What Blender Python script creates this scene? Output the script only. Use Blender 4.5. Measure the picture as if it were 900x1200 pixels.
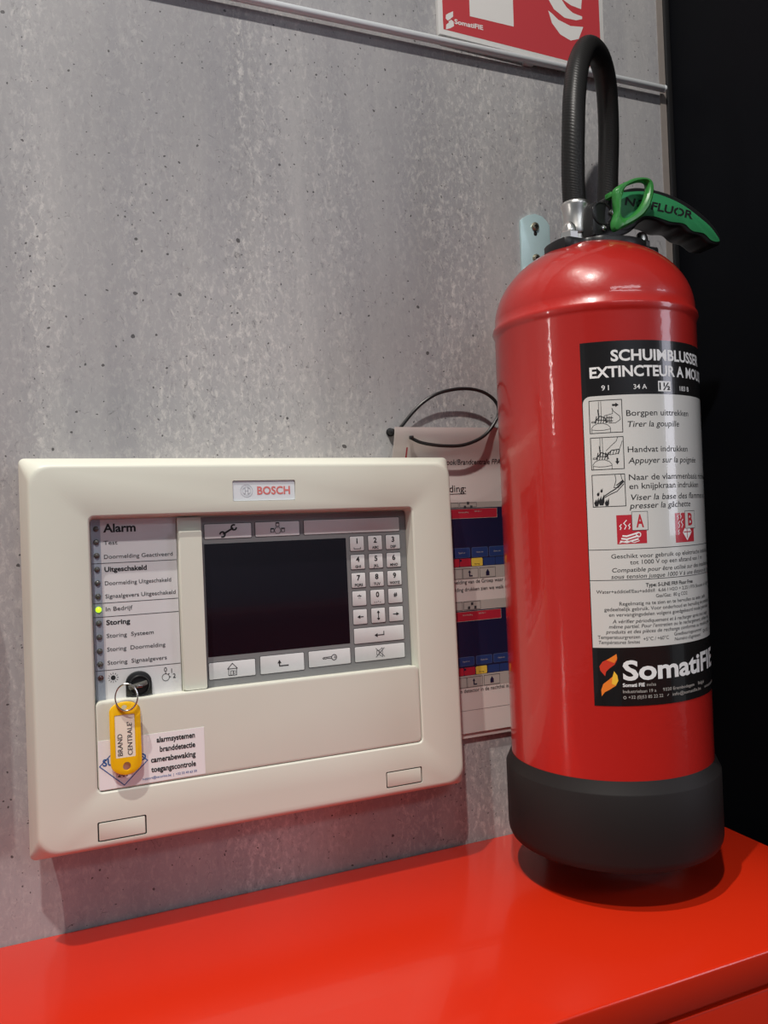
import bpy, bmesh, math, random
from mathutils import Vector, Matrix
for o in list(bpy.data.objects): bpy.data.objects.remove(o, do_unlink=True)
sc = bpy.context.scene
COL = sc.collection
PI = math.pi
R = math.radians

# ------------------------------------------------------------------ camera
cd = bpy.data.cameras.new('camera')
cam = bpy.data.objects.new('camera', cd); COL.objects.link(cam)
right = Vector((0.923497, -0.38147, -0.04043)); up = Vector((0.035684, -0.01951, 0.999173)); fwd = Vector((0.381943, 0.924175, 0.004405))
m = Matrix((right, up, -fwd)).transposed().to_4x4()
m.translation = Vector((0.029848, -0.705636, 0.331736))
cam.matrix_world = m
cd.sensor_fit = 'VERTICAL'; cd.sensor_height = 24.0
cd.lens = 923.306 / 1200 * 24.0
cd.clip_start = 0.01
sc.camera = cam

# ------------------------------------------------------------------ light
sc.view_settings.view_transform = 'Standard'
sc.view_settings.look = 'None'
sc.view_settings.gamma = 1.0
sc.view_settings.use_curve_mapping = False
sc.view_settings.exposure = 0.0

w = bpy.data.worlds.new('world'); sc.world = w; w.use_nodes = True
bg = w.node_tree.nodes['Background']
bg.inputs[0].default_value = (0.86, 0.93, 1.0, 1); bg.inputs[1].default_value = 0.15

def aim(o, target):
    d = Vector(target) - o.location
    o.rotation_euler = d.to_track_quat('-Z', 'Y').to_euler()
def spot(name, loc, target, power, rad, angle=70, colr=(1, .93, .84), blend=.5):
    l = bpy.data.lights.new(name, 'SPOT'); l.energy = power; l.shadow_soft_size = rad; l.spot_size = R(angle); l.spot_blend = blend; l.color = colr
    o = bpy.data.objects.new(name, l); COL.objects.link(o); o.location = loc; aim(o, target); return o
def area(name, loc, target, power, sx, sy, colr=(1, 1, 1)):
    l = bpy.data.lights.new(name, 'AREA'); l.shape = 'RECTANGLE'; l.size = sx; l.size_y = sy; l.energy = power; l.color = colr
    o = bpy.data.objects.new(name, l); COL.objects.link(o); o.location = loc; aim(o, target); return o

spot('assumed_ceiling_spot', (-.56, -.74, 3.0), (.2, -.26, 0), 262, .018, 18, blend=.5)  # assumed overhead lamp, direction taken from the panel's cast shadow
spot('assumed_ceiling_spot', (-.20, -1.02, 1.95), (.25, 0, .50), 94, .03, 80, (1, .95, .89))  # assumed second lamp, set by the cable tie's shadow, brightens the upper wall
area('hall_fill_light', (.6, -2.7, 1.85), (.6, -2.9, 0), 16, 1.6, .5, (.9, .95, 1))  # added fill, brightens the hall wall and counter mirrored in the screen
area('assumed_window_light', (2.43, -1.97, .90), (.49, -.11, .60), 10.5, .58, 1.4, (.86, .86, 1.0))  # assumed window out of view, area lamp added for the tank's right glint streak
area('glint_strip_light', (-3.0, -.40, .62), (.45, -.1, .45), 5, .08, .9, (1, .95, .9))  # narrow upright lamp added at far left for the tank's left glint streak

# ------------------------------------------------------------------ materials
def mat(name, c, rough=.5, metal=0.0, spec=.5, coat=0.0, emit=None, es=1.0, alpha=1.0, noise=None, bump=None):
    mt = bpy.data.materials.new(name); mt.use_nodes = True
    nt = mt.node_tree; b = nt.nodes['Principled BSDF']
    b.inputs['Base Color'].default_value = (*c, 1); b.inputs['Roughness'].default_value = rough
    b.inputs['Metallic'].default_value = metal; b.inputs['Specular IOR Level'].default_value = spec
    b.inputs['Coat Weight'].default_value = coat; b.inputs['Coat Roughness'].default_value = .03
    b.inputs['Alpha'].default_value = alpha
    if emit: b.inputs['Emission Color'].default_value = (*emit, 1); b.inputs['Emission Strength'].default_value = es
    if noise or bump:
        tc = nt.nodes.new('ShaderNodeTexCoord')
    if noise:                                   # (scale, amount): small even variation of the pigment
        n = nt.nodes.new('ShaderNodeTexNoise'); n.inputs['Scale'].default_value = noise[0]; n.inputs['Detail'].default_value = 4
        nt.links.new(tc.outputs['Object'], n.inputs['Vector'])
        mx = nt.nodes.new('ShaderNodeMix'); mx.data_type = 'RGBA'
        a = noise[1]
        mx.inputs[6].default_value = (*[max(0, v*(1-a)) for v in c], 1); mx.inputs[7].default_value = (*[min(1, v*(1+a)) for v in c], 1)
        nt.links.new(n.outputs['Fac'], mx.inputs[0]); nt.links.new(mx.outputs[2], b.inputs['Base Color'])
    if bump:                                    # (scale, strength, distance)
        n2 = nt.nodes.new('ShaderNodeTexNoise'); n2.inputs['Scale'].default_value = bump[0]; n2.inputs['Detail'].default_value = 3
        nt.links.new(tc.outputs['Object'], n2.inputs['Vector'])
        bp = nt.nodes.new('ShaderNodeBump'); bp.inputs['Strength'].default_value = bump[1]; bp.inputs['Distance'].default_value = bump[2]
        nt.links.new(n2.outputs['Fac'], bp.inputs['Height']); nt.links.new(bp.outputs['Normal'], b.inputs['Normal'])
        if coat: nt.links.new(bp.outputs['Normal'], b.inputs['Coat Normal'])
    return mt

def concrete():
    mt = bpy.data.materials.new('concrete_laminate'); mt.use_nodes = True
    nt = mt.node_tree; N = nt.nodes; L = nt.links; b = N['Principled BSDF']
    tc = N.new('ShaderNodeTexCoord')
    def mp(s):
        q = N.new('ShaderNodeMapping'); q.inputs['Scale'].default_value = s; L.new(tc.outputs['Object'], q.inputs['Vector']); return q.outputs['Vector']
    def noise(vec, scale, detail=5, rough=.6, dist=0.0):
        q = N.new('ShaderNodeTexNoise'); q.inputs['Scale'].default_value = scale; q.inputs['Detail'].default_value = detail
        q.inputs['Roughness'].default_value = rough; q.inputs['Distortion'].default_value = dist; L.new(vec, q.inputs['Vector']); return q.outputs['Fac']
    def mapr(v, a, b_, c=0.0, d=1.0):
        q = N.new('ShaderNodeMapRange'); L.new(v, q.inputs[0])
        for i, x in enumerate((a, b_, c, d)): q.inputs[i+1].default_value = x
        return q.outputs[0]
    def math_(op, a, b_=None):
        q = N.new('ShaderNodeMath'); q.operation = op
        for i, x in enumerate((a, b_)):
            if x is None: continue
            if isinstance(x, (int, float)): q.inputs[i].default_value = x
            else: L.new(x, q.inputs[i])
        return q.outputs[0]
    def mix(f, c1, c2):
        q = N.new('ShaderNodeMix'); q.data_type = 'RGBA'; L.new(f, q.inputs[0])
        for i, x in ((6, c1), (7, c2)):
            if isinstance(x, tuple): q.inputs[i].default_value = (*x, 1)
            else: L.new(x, q.inputs[i])
        return q.outputs[2]
    iso = mp((1, 1, 1)); streak = mp((1, 1, .16)); fine = mp((1, 1, .55))
    big = noise(streak, 7, 5, .55, .4)
    st = noise(mp((1, 1, .05)), 38, 4, .6)
    c = mix(mapr(big, .32, .68), (.262, .261, .276), (.465, .458, .455))
    c = mix(mapr(st, .35, .72, 0, .45), c, (.285, .285, .31))
    patch = mapr(noise(streak, 8, 4, .6, .5), .47, .60)
    gr = noise(fine, 210, 8, .78, .5)
    mott = math_('MULTIPLY', mapr(gr, .49, .64), math_('ADD', math_('MULTIPLY', patch, .80), .25))
    c = mix(mott, c, (.60, .585, .565))
    dk = math_('MULTIPLY', mapr(noise(fine, 250, 8, .8, .8), .56, .68), math_('ADD', math_('MULTIPLY', patch, .65), .42))
    c = mix(dk, c, (.15, .147, .152))
    # hair cracks and scratches
    vc = N.new('ShaderNodeTexVoronoi'); vc.feature = 'DISTANCE_TO_EDGE'; vc.inputs['Scale'].default_value = 105
    dv = N.new('ShaderNodeVectorMath'); dv.operation = 'ADD'
    nn = N.new('ShaderNodeTexNoise'); nn.inputs['Scale'].default_value = 40; L.new(iso, nn.inputs['Vector'])
    sc_ = N.new('ShaderNodeVectorMath'); sc_.operation = 'SCALE'; sc_.inputs['Scale'].default_value = .012; L.new(nn.outputs['Color'], sc_.inputs[0])
    L.new(fine, dv.inputs[0]); L.new(sc_.outputs[0], dv.inputs[1]); L.new(dv.outputs[0], vc.inputs['Vector'])
    crack = math_('MULTIPLY', mapr(vc.outputs['Distance'], .0, .034, 1, 0), mapr(noise(iso, 60, 6, .75), .55, .66))
    c = mix(math_('MULTIPLY', crack, .8), c, (.11, .108, .11))
    # pin holes
    dp = N.new('ShaderNodeVectorMath'); dp.operation = 'ADD'
    np_ = N.new('ShaderNodeTexNoise'); np_.inputs['Scale'].default_value = 180; L.new(iso, np_.inputs['Vector'])
    sp_ = N.new('ShaderNodeVectorMath'); sp_.operation = 'SCALE'; sp_.inputs['Scale'].default_value = .004; L.new(np_.outputs['Color'], sp_.inputs[0])
    sx_ = N.new('ShaderNodeSeparateXYZ'); L.new(iso, sx_.inputs[0]); cx_ = N.new('ShaderNodeCombineXYZ'); L.new(sx_.outputs['X'], cx_.inputs['X']); L.new(sx_.outputs['Z'], cx_.inputs['Y'])
    L.new(cx_.outputs[0], dp.inputs[0]); L.new(sp_.outputs[0], dp.inputs[1])
    def pits(scale, rad, keep):
        v = N.new('ShaderNodeTexVoronoi'); v.voronoi_dimensions = '2D'; v.inputs['Scale'].default_value = scale; L.new(dp.outputs[0], v.inputs['Vector'])
        sp = N.new('ShaderNodeSeparateColor'); L.new(v.outputs['Color'], sp.inputs[0])
        k = math_('LESS_THAN', sp.outputs[0], keep)
        r_ = math_('MULTIPLY', sp.outputs[1], rad)
        return math_('MULTIPLY', math_('LESS_THAN', v.outputs['Distance'], r_), k)
    p = math_('MAXIMUM', math_('MAXIMUM', pits(22, .048, .30), pits(70, .075, .14)), pits(170, .14, .10))
    c = mix(math_('MULTIPLY', p, .85), c, (.045, .043, .045))
    L.new(c, b.inputs['Base Color'])
    b.inputs['Roughness'].default_value = .48; b.inputs['Specular IOR Level'].default_value = .35
    h = math_('SUBTRACT', math_('MULTIPLY', gr, .4), math_('ADD', crack, p))
    bp = N.new('ShaderNodeBump'); bp.inputs['Strength'].default_value = .25; bp.inputs['Distance'].default_value = .0006
    L.new(h, bp.inputs['Height']); L.new(bp.outputs['Normal'], b.inputs['Normal'])
    return mt

M = {}
M['wall'] = concrete()
M['edge'] = mat('board_edge', (.25, .22, .20), .6, noise=(60, .15))
M['profile'] = mat('black_profile', (.012, .012, .013), .4)
M['dark'] = mat('dark_panel', (.0030, .0036, .0055), .65, spec=.10, noise=(8, .3))
M['floor'] = mat('dark_floor', (.06, .058, .055), .6, noise=(12, .2))
M['hall'] = mat('pale_hall_paint', (.42, .46, .52), .7, noise=(4, .1))
M['cream'] = mat('cream_plastic', (.615, .625, .55), .42, spec=.4, bump=(900, .03, .0002), noise=(30, .015))
M['groove'] = mat('dark_groove', (.03, .03, .03), .6)
M['ink'] = mat('black_ink', (.018, .018, .02), .5, spec=.3)
M['grey_ink'] = mat('grey_ink', (.05, .05, .055), .5, spec=.3)
M['white_ink'] = mat('white_ink', (.85, .85, .85), .35)
M['bezel'] = mat('grey_foil', (.185, .19, .195), .40, noise=(200, .04))
M['key'] = mat('pale_key_foil', (.62, .63, .64), .38, noise=(200, .03))
M['key_line'] = mat('dark_key_outline', (.045, .045, .05), .5)
M['screen'] = mat('screen_glass', (.006, .005, .009), .10, spec=.5, coat=.3)
M['led_card'] = mat('silver_card', (.60, .60, .615), .30, noise=(60, .05), coat=.25)
M['led_band'] = mat('blue_grey_band', (.30, .335, .40), .32, coat=.25)
M['led_off'] = mat('smoked_lens', (.085, .087, .080), .3, coat=.3)
M['led_red'] = mat('dark_red_lens', (.06, .02, .02), .25, coat=.5)
M['led_on'] = mat('green_lens', (.4, .9, .02), .3, emit=(.55, 1.0, .02), es=1.1)
M['badge'] = mat('badge_plate', (.66, .70, .74), .25, coat=.4)
M['badge_red'] = mat('badge_red', (.62, .17, .16), .4)
M['badge_line'] = mat('badge_line', (.42, .45, .50), .4)
M['lock'] = mat('black_lock_plastic', (.010, .011, .012), .38, bump=(500, .05, .0003))
M['keyhead'] = mat('key_head_plastic', (.085, .085, .078), .42)
M['steel'] = mat('nickel', (.66, .65, .63), .22, metal=1.0)
M['zinc'] = mat('zinc_plate', (.60, .80, .82), .36, metal=.40, noise=(45, .14), bump=(300, .05, .0003))
M['screwm'] = mat('yellow_zinc_screw', (.42, .37, .27), .35, metal=1.0)
M['alu'] = mat('alu_tube', (.70, .73, .75), .38, metal=.15)
M['yellow'] = mat('yellow_plastic', (.86, .50, .006), .34, spec=.5, coat=.15)
M['tagpaper'] = mat('cream_paper', (.80, .74, .62), .7)
M['tagfilm'] = mat('clear_film', (.8, .8, .8), .1, spec=.5)
M['sticker'] = mat('white_sticker', (.80, .80, .81), .42)
M['blue_ink'] = mat('blue_ink', (.035, .12, .36), .5)
M['red_ink'] = mat('red_ink', (.55, .03, .03), .5)
M['red'] = mat('red_tank_paint', (.50, .018, .013), .30, spec=.5, coat=.8, bump=(210, .10, .0010))
M['red_cab'] = mat('red_cabinet_paint', (.57, .022, .005), .24, spec=.45, coat=.35, bump=(60, .012, .001))
M['rubber'] = mat('black_rubber', (.016, .0155, .0150), .40, spec=.35, bump=(900, .1, .0003))
M['skirt'] = mat('black_skirt_plastic', (.013, .011, .011), .55, spec=.28, bump=(1200, .12, .0003))
M['blackp'] = mat('black_plastic', (.014, .014, .015), .34, bump=(700, .06, .0003))
M['gap'] = mat('black_gap', (.004, .004, .004), .8)
M['green'] = mat('green_inlay', (.034, .28, .105), .42, coat=.2)
M['ringgreen'] = mat('green_ring', (.035, .27, .045), .34, coat=.25)
M['chrome'] = mat('bright_ferrule', (.82, .80, .76), .30, metal=1.0)
M['lab_black'] = mat('label_black', (.012, .011, .011), .18, coat=.6)
M['lab_white'] = mat('label_white', (.66, .655, .63), .2, coat=.6)
M['lab_red'] = mat('label_red', (.50, .025, .04), .3, coat=.5)
M['flame_r'] = mat('flame_red', (.62, .05, .025), .3); M['flame_o'] = mat('flame_orange', (.85, .23, .03), .3); M['flame_y'] = mat('flame_yellow', (.92, .55, .05), .3)
M['paper'] = mat('laminated_paper', (.66, .60, .57), .32, coat=.25, bump=(90, .04, .0006))
M['navy'] = mat('print_navy', (.010, .012, .045), .35); M['pblue'] = mat('print_blue', (.02, .045, .16), .35); M['pblue2'] = mat('print_blue_line', (.10, .14, .26), .35)
M['pgrey'] = mat('print_grey', (.42, .39, .36), .4); M['pred'] = mat('print_red', (.42, .02, .04), .35); M['pyel'] = mat('print_yellow', (.70, .50, .07), .35)
M['sign_red'] = mat('sign_red', (.52, .045, .055), .45); M['sign_white'] = mat('sign_white', (.74, .73, .71), .45)
M['tie'] = mat('black_nylon', (.012, .012, .012), .3)

# ------------------------------------------------------------------ helpers
def link(name, me, mats, parent=None, smooth=None):
    o = bpy.data.objects.new(name, me); COL.objects.link(o)
    for k in (mats if isinstance(mats, (list, tuple)) else [mats]): me.materials.append(M[k])
    if parent is not None: o.parent = parent
    if smooth is not None:
        for p in me.polygons: p.use_smooth = True
        try: me.set_sharp_from_angle(angle=R(smooth))
        except Exception: pass
    return o
def obj(name, bm, mats, parent=None, smooth=35):
    bmesh.ops.recalc_face_normals(bm, faces=bm.faces)
    me = bpy.data.meshes.new(name); bm.to_mesh(me); bm.free()
    return link(name, me, mats, parent, smooth)
def tag(o, label, cat, group=None):
    o['label'] = label; o['category'] = cat
    if group: o['group'] = group
    return o
def thing(name, label, cat, loc=(0, 0, 0), group=None):
    o = bpy.data.objects.new(name, None); COL.objects.link(o); o.location = loc; o.empty_display_size = .02
    return tag(o, label, cat, group)
def structure(o): o['kind'] = 'structure'; return o

def box(bm, x0, x1, y0, y1, z0, z1, bev=0.0, seg=2, mi=0, mx=None):
    t = bmesh.new()
    bmesh.ops.create_cube(t, size=1)
    bmesh.ops.scale(t, vec=(x1-x0, y1-y0, z1-z0), verts=t.verts)
    bmesh.ops.translate(t, vec=((x0+x1)/2, (y0+y1)/2, (z0+z1)/2), verts=t.verts)
    if bev: bmesh.ops.bevel(t, geom=t.edges[:], offset=bev, segments=seg, affect='EDGES', profile=.5)
    merge(bm, t, mi, mx)
def merge(bm, t, mi=None, mx=None):
    if mx is not None: bmesh.ops.transform(t, matrix=mx, verts=t.verts)
    mp = {v: bm.verts.new(v.co) for v in t.verts}
    for f in t.faces:
        try: g = bm.faces.new([mp[v] for v in f.verts]); g.material_index = f.material_index if mi is None else mi
        except ValueError: pass
    t.free()
def rr(x0, z0, x1, z1, r, n=5):
    out = []
    for cx, cz, a in ((x1-r, z1-r, 0), (x0+r, z1-r, 90), (x0+r, z0+r, 180), (x1-r, z0+r, 270)):
        for i in range(n+1):
            t = R(a + 90*i/n); out.append((cx + r*math.cos(t), cz + r*math.sin(t)))
    return out
def loft(bm, loops, cap0=True, cap1=True, mi=0):
    vs = [[bm.verts.new(p) for p in l] for l in loops]
    n = len(vs[0])
    for a, b in zip(vs, vs[1:]):
        for i in range(n):
            f = bm.faces.new((a[i], a[(i+1) % n], b[(i+1) % n], b[i])); f.material_index = mi
    if cap0: bm.faces.new(vs[0]).material_index = mi
    if cap1: bm.faces.new(vs[-1][::-1]).material_index = mi
def prism(bm, pts, y0, y1, bev=0.0, mi=0, seg=2):
    """closed outline in (x, z) extruded from y0 (front) to y1 (back); bev rounds the front and back rims"""
    t = bmesh.new()
    a = [t.verts.new((x, y0, z)) for x, z in pts]; b = [t.verts.new((x, y1, z)) for x, z in pts]
    n = len(pts)
    t.faces.new(a); t.faces.new(b[::-1])
    for i in range(n): t.faces.new((a[i], b[i], b[(i+1) % n], a[(i+1) % n]))
    bmesh.ops.recalc_face_normals(t, faces=t.faces)
    if bev:
        e = [x for x in t.edges if abs(x.verts[0].co.y - x.verts[1].co.y) < 1e-9]
        bmesh.ops.bevel(t, geom=e, offset=bev, segments=seg, affect='EDGES', profile=.5)
    merge(bm, t, mi)
def smooth_closed(pts, k=4):
    out = []; n = len(pts)
    for i in range(n):
        p0, p1, p2, p3 = (Vector(pts[(i+j-1) % n]) for j in range(4))
        for s in range(k):
            t = s/k
            out.append(tuple(.5*((2*p1) + (p2-p0)*t + (2*p0-5*p1+4*p2-p3)*t*t + (3*p1-p0-3*p2+p3)*t**3)))
    return out
def smooth_open(pts, k=6):
    P = [Vector(p) for p in pts]; P = [2*P[0]-P[1]] + P + [2*P[-1]-P[-2]]; out = []
    for i in range(1, len(P)-2):
        p0, p1, p2, p3 = P[i-1:i+3]
        for s in range(k):
            t = s/k
            out.append(.5*((2*p1) + (p2-p0)*t + (2*p0-5*p1+4*p2-p3)*t*t + (3*p1-p0-3*p2+p3)*t**3))
    out.append(P[-2]); return out
def tube(bm, pts, r, n=16, closed=False, mi=0, prof=None, cap=True):
    """sweep a circle (or prof(i, a) -> radius) along pts"""
    P = [Vector(p) for p in pts]; m_ = len(P)
    rings = []; ref = None
    for i in range(m_):
        if closed: d = P[(i+1) % m_] - P[i-1]
        else: d = P[min(i+1, m_-1)] - P[max(i-1, 0)]
        d.normalize()
        if ref is None:
            ref = d.orthogonal().normalized()
        ref = (ref - d*ref.dot(d)).normalized(); s = d.cross(ref)
        ring = []
        for k in range(n):
            a = 2*PI*k/n; q = prof(i, k) if prof else r
            ring.append(bm.verts.new(P[i] + ref*math.cos(a)*q + s*math.sin(a)*q))
        rings.append(ring)
    L = m_ if closed else m_-1
    for i in range(L):
        A, B = rings[i], rings[(i+1) % m_]
        off = 0
        if closed and i == m_-1:
            off = min(range(n), key=lambda o: (A[0].co - B[o].co).length)
        for k in range(n):
            f = bm.faces.new((A[k], A[(k+1) % n], B[(k+1+off) % n], B[(k+off) % n])); f.material_index = mi
    if cap and not closed: bm.faces.new(rings[0][::-1]); bm.faces.new(rings[-1])
def lathe(bm, prof, cx, cy, n=64, mi=0, axis='Z', cz=0.0, cap=True):
    """prof: (radius, height) bottom to top about a vertical axis; axis 'Y' turns it to point along -y"""
    rings = []
    for r_, h in prof:
        ring = []
        for k in range(n):
            a = 2*PI*k/n
            if axis == 'Z': ring.append(bm.verts.new((cx + r_*math.cos(a), cy + r_*math.sin(a), h)))
            elif axis == 'Y': ring.append(bm.verts.new((cx + r_*math.cos(a), h, cz + r_*math.sin(a))))
            else: ring.append(bm.verts.new((h, cy + r_*math.cos(a), cz + r_*math.sin(a))))
        rings.append(ring)
    for A, B in zip(rings, rings[1:]):
        for k in range(n):
            f = bm.faces.new((A[k], A[(k+1) % n], B[(k+1) % n], B[k])); f.material_index = mi
    if cap:
        bm.faces.new(rings[0][::-1]).material_index = mi; bm.faces.new(rings[-1]).material_index = mi

# ---- flat printing: words, rules and pictograms laid on a surface as thin ink
_tc = {}
def text_mesh(s, bold):
    key = (s, bold)
    if key not in _tc:
        cu = bpy.data.curves.new('t', 'FONT'); cu.body = s; cu.size = 1; cu.offset = .028 if bold else .006; cu.resolution_u = 3
        o = bpy.data.objects.new('t', cu); COL.objects.link(o)
        me = bpy.data.meshes.new_from_object(o)
        vs = [(v.co.x, v.co.y) for v in me.vertices]; fs = [tuple(p.vertices) for p in me.polygons]
        bpy.data.objects.remove(o); bpy.data.curves.remove(cu); bpy.data.meshes.remove(me)
        _tc[key] = (vs, fs)
    return _tc[key]
def cap_height():
    vs, _ = text_mesh('H', False); return max(v[1] for v in vs)
class Ink:
    def __init__(self, mapping, cell=None): self.map = mapping if cell is None else (lambda u, v, lay: (u, lay, v)); self.wrapmap = mapping; self.cell = cell; self.v = []; self.f = []; self.mi = []; self.mats = []
    def mat(self, k):
        if k not in self.mats: self.mats.append(k)
        return self.mats.index(k)
    def add(self, pts, faces, k, lay):
        b = len(self.v); self.v += [self.map(u, v, lay) for u, v in pts]
        for f in faces: self.f.append([b+i for i in f]); self.mi.append(self.mat(k))
    def poly(self, pts, k, lay=1): self.add(pts, [list(range(len(pts)))], k, lay)
    def rect(self, u0, v0, u1, v1, k, lay=1, nu=1):
        for i in range(nu):
            a = u0+(u1-u0)*i/nu; b = u0+(u1-u0)*(i+1)/nu
            self.poly([(a, v0), (b, v0), (b, v1), (a, v1)], k, lay)
    def line(self, pts, wd, k, lay=2, closed=False):
        n = len(pts)
        for i in range(n if closed else n-1):
            a = Vector(pts[i]); b = Vector(pts[(i+1) % n]); d = b-a
            if d.length < 1e-9: continue
            d.normalize(); s = Vector((-d.y, d.x))*wd/2; e = d*wd*.35
            self.poly([tuple(a-e-s), tuple(b+e-s), tuple(b+e+s), tuple(a-e+s)], k, lay + .04*(i % 5))
    def frame(self, u0, v0, u1, v1, wd, k, lay=2): self.line([(u0, v0), (u1, v0), (u1, v1), (u0, v1)], wd, k, lay, True)
    def disc(self, u, v, r_, k, lay=2, n=20): self.poly([(u+r_*math.cos(2*PI*i/n), v+r_*math.sin(2*PI*i/n)) for i in range(n)], k, lay)
    def circle(self, u, v, r_, wd, k, lay=2, n=28):
        o = [(u+(r_+wd/2)*math.cos(2*PI*i/n), v+(r_+wd/2)*math.sin(2*PI*i/n)) for i in range(n)]
        q = [(u+(r_-wd/2)*math.cos(2*PI*i/n), v+(r_-wd/2)*math.sin(2*PI*i/n)) for i in range(n)]
        self.add(o+q, [(i, (i+1) % n, n+(i+1) % n, n+i) for i in range(n)], k, lay)
    def text(self, s, u0, v, h, k, u1=None, align='L', bold=False, italic=False, lay=2, rot=0):
        """capital height h; from u0 to u1 if u1 is given, else natural width (align L/C/R about u0)"""
        vs, fs = text_mesh(s, bold)
        if not vs: return
        x0 = min(p[0] for p in vs); x1 = max(p[0] for p in vs); sy = h/CAP
        if u1 is not None: sx = (u1-u0)/max(x1-x0, 1e-6); st = u0
        else:
            sx = sy; wd = (x1-x0)*sx; st = u0 - {'L': 0, 'C': .5, 'R': 1}[align]*wd
        pts = []
        for x, y in vs:
            a = (x-x0)*sx + (.2*y*sy if italic else 0); b = y*sy
            if rot:
                c, s_ = math.cos(rot), math.sin(rot); a, b = st-u0+a, b; a, b = a*c-b*s_, a*s_+b*c; pts.append((u0+a, v+b))
            else: pts.append((st+a, v+b))
        self.add(pts, fs, k, lay)
    def build(self, name, parent=None):
        me = bpy.data.meshes.new(name); me.from_pydata(self.v, [], self.f)
        me.polygons.foreach_set('material_index', self.mi); me.update()
        if self.cell:                       # cut the print into narrow strips, then bend it round the tank
            b = bmesh.new(); b.from_mesh(me); u = -.0760
            while u < .0760:
                bmesh.ops.bisect_plane(b, geom=b.verts[:]+b.edges[:]+b.faces[:], plane_co=(u, 0, 0), plane_no=(1, 0, 0)); u += self.cell
            for v in b.verts: v.co = Vector(self.wrapmap(v.co.x, v.co.z, v.co.y))
            b.to_mesh(me); b.free()
        return link(name, me, self.mats, parent)
CAP = cap_height()
def flat(y, step=.00008):                       # ink on a plane facing -y
    return lambda u, v, lay: (u, y - step*lay, v)

# ------------------------------------------------------------------ the setting
bm = bmesh.new(); box(bm, -1.4, .6924, 0, .03, -.92, 1.9)
structure(obj('wall_back', bm, 'wall'))
bm = bmesh.new(); box(bm, .6845, .6926, -.0012, .031, -.92, 1.9)
structure(obj('trim_1', bm, 'edge'))
bm = bmesh.new(); box(bm, .6928, .7002, -.004, .03, -.92, 1.9, .001)
structure(obj('trim_2', bm, 'profile'))
bm = bmesh.new(); box(bm, .7004, 1.4, -.34, .03, -.92, 1.9, .003)
structure(obj('wall_right', bm, 'dark'))
bm = bmesh.new(); box(bm, -3.2, 3.2, -3.6, .1, -.95, -.92)
structure(obj('floor', bm, 'floor'))

bm = bmesh.new(); box(bm, -3.2, 3.2, -3.63, -3.6, -.92, 2.2)
structure(obj('wall_front', bm, 'hall'))

# ------------------------------------------------------------------ red cabinet
cab = thing('steel_cabinet', 'glossy red metal cabinet standing against the concrete wall under the alarm panel', 'cabinet', (0, -.137, -.92))
def at(o, loc): o.location = Vector(o.location) - Vector(loc); return o
CX0, CX1, CY0 = -.62, .6487, -.2707
def cpart(name, bm, k): o = obj(name, bm, k, cab); o.location = (0, .137, .92); return o
bm = bmesh.new(); box(bm, CX0, CX1, CY0, -.0006, -.0255, 0, .0022, 3); cpart('top', bm, 'red_cab')
bm = bmesh.new(); box(bm, CX0+.004, CX1-.004, CY0+.022, -.0008, -.919, -.0256); cpart('body', bm, 'red_cab')
bm = bmesh.new(); box(bm, CX0+.001, CX1-.001, CY0+.001, CY0+.0215, -.86, -.0285, .0018, 2); dr = cpart('door', bm, 'red_cab')
bm = bmesh.new(); box(bm, .02, .035, CY0-.02, CY0+.0012, -.42, -.30, .003, 2); h_ = obj('handle', bm, 'blackp', dr)
bm = bmesh.new(); box(bm, CX0+.02, CX1-.02, CY0+.03, -.002, -.92, -.9192); cpart('plinth', bm, 'blackp')

# ------------------------------------------------------------------ fire alarm panel
D = .017915; PH = .314048; PW = .38
ROT = Matrix(((.99996, -.00539, .00644), (.0052, .99956, .02908), (-.00659, -.02905, .99956)))
pan = thing('fire_alarm_panel', 'cream fire alarm control panel with dark screen and keypad mounted on the concrete wall', 'alarm panel')
pan.matrix_world = Matrix.Translation((0, -.029918, .074385)) @ ROT.to_4x4()
def lp(l, y): return [(x, y, z) for x, z in l]
n_ = 6
def inset(i, r): return rr(i, i, PW-i, PH-i, r, n_)
HX0, HX1, HZ0, HZ1 = .0503, .3322, .0490, .2655
bm = bmesh.new()
FR = D - .0155
loft(bm, [lp(rr(.0095, .0125, .3150, PH-.0095, .004, n_), .0285), lp(rr(.0095, .0125, .3150, PH-.0095, .004, n_), .0150), lp(rr(.0080, .0080, .3190, PH-.0080, .004, n_), .0110), lp(inset(.0006, .004), .0010), lp(inset(0, .0045), .0002), lp(inset(.0002, .0048), -.0008),
          lp(inset(.0055, .013), -D+.0042), lp(inset(.0068, .0145), -D+.0012), lp(inset(.0080, .0150), -D+.0003), lp(inset(.0096, .0160), -D),
          lp(rr(HX0-.0014, HZ0-.0014, HX1+.0014, HZ1+.0014, .0054, n_), -D), lp(rr(HX0-.0011, HZ0-.0011, HX1+.0011, HZ1+.0011, .0051, n_), -D+.0001),
          lp(rr(HX0, HZ0, HX1, HZ1, .0042, n_), -D+.0013), lp(rr(HX0+.0012, HZ0+.001, HX1-.0012, HZ1-.0016, .0032, n_), -FR)])
hs = obj('housing', bm, ['cream', 'groove'], pan, None)
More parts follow.
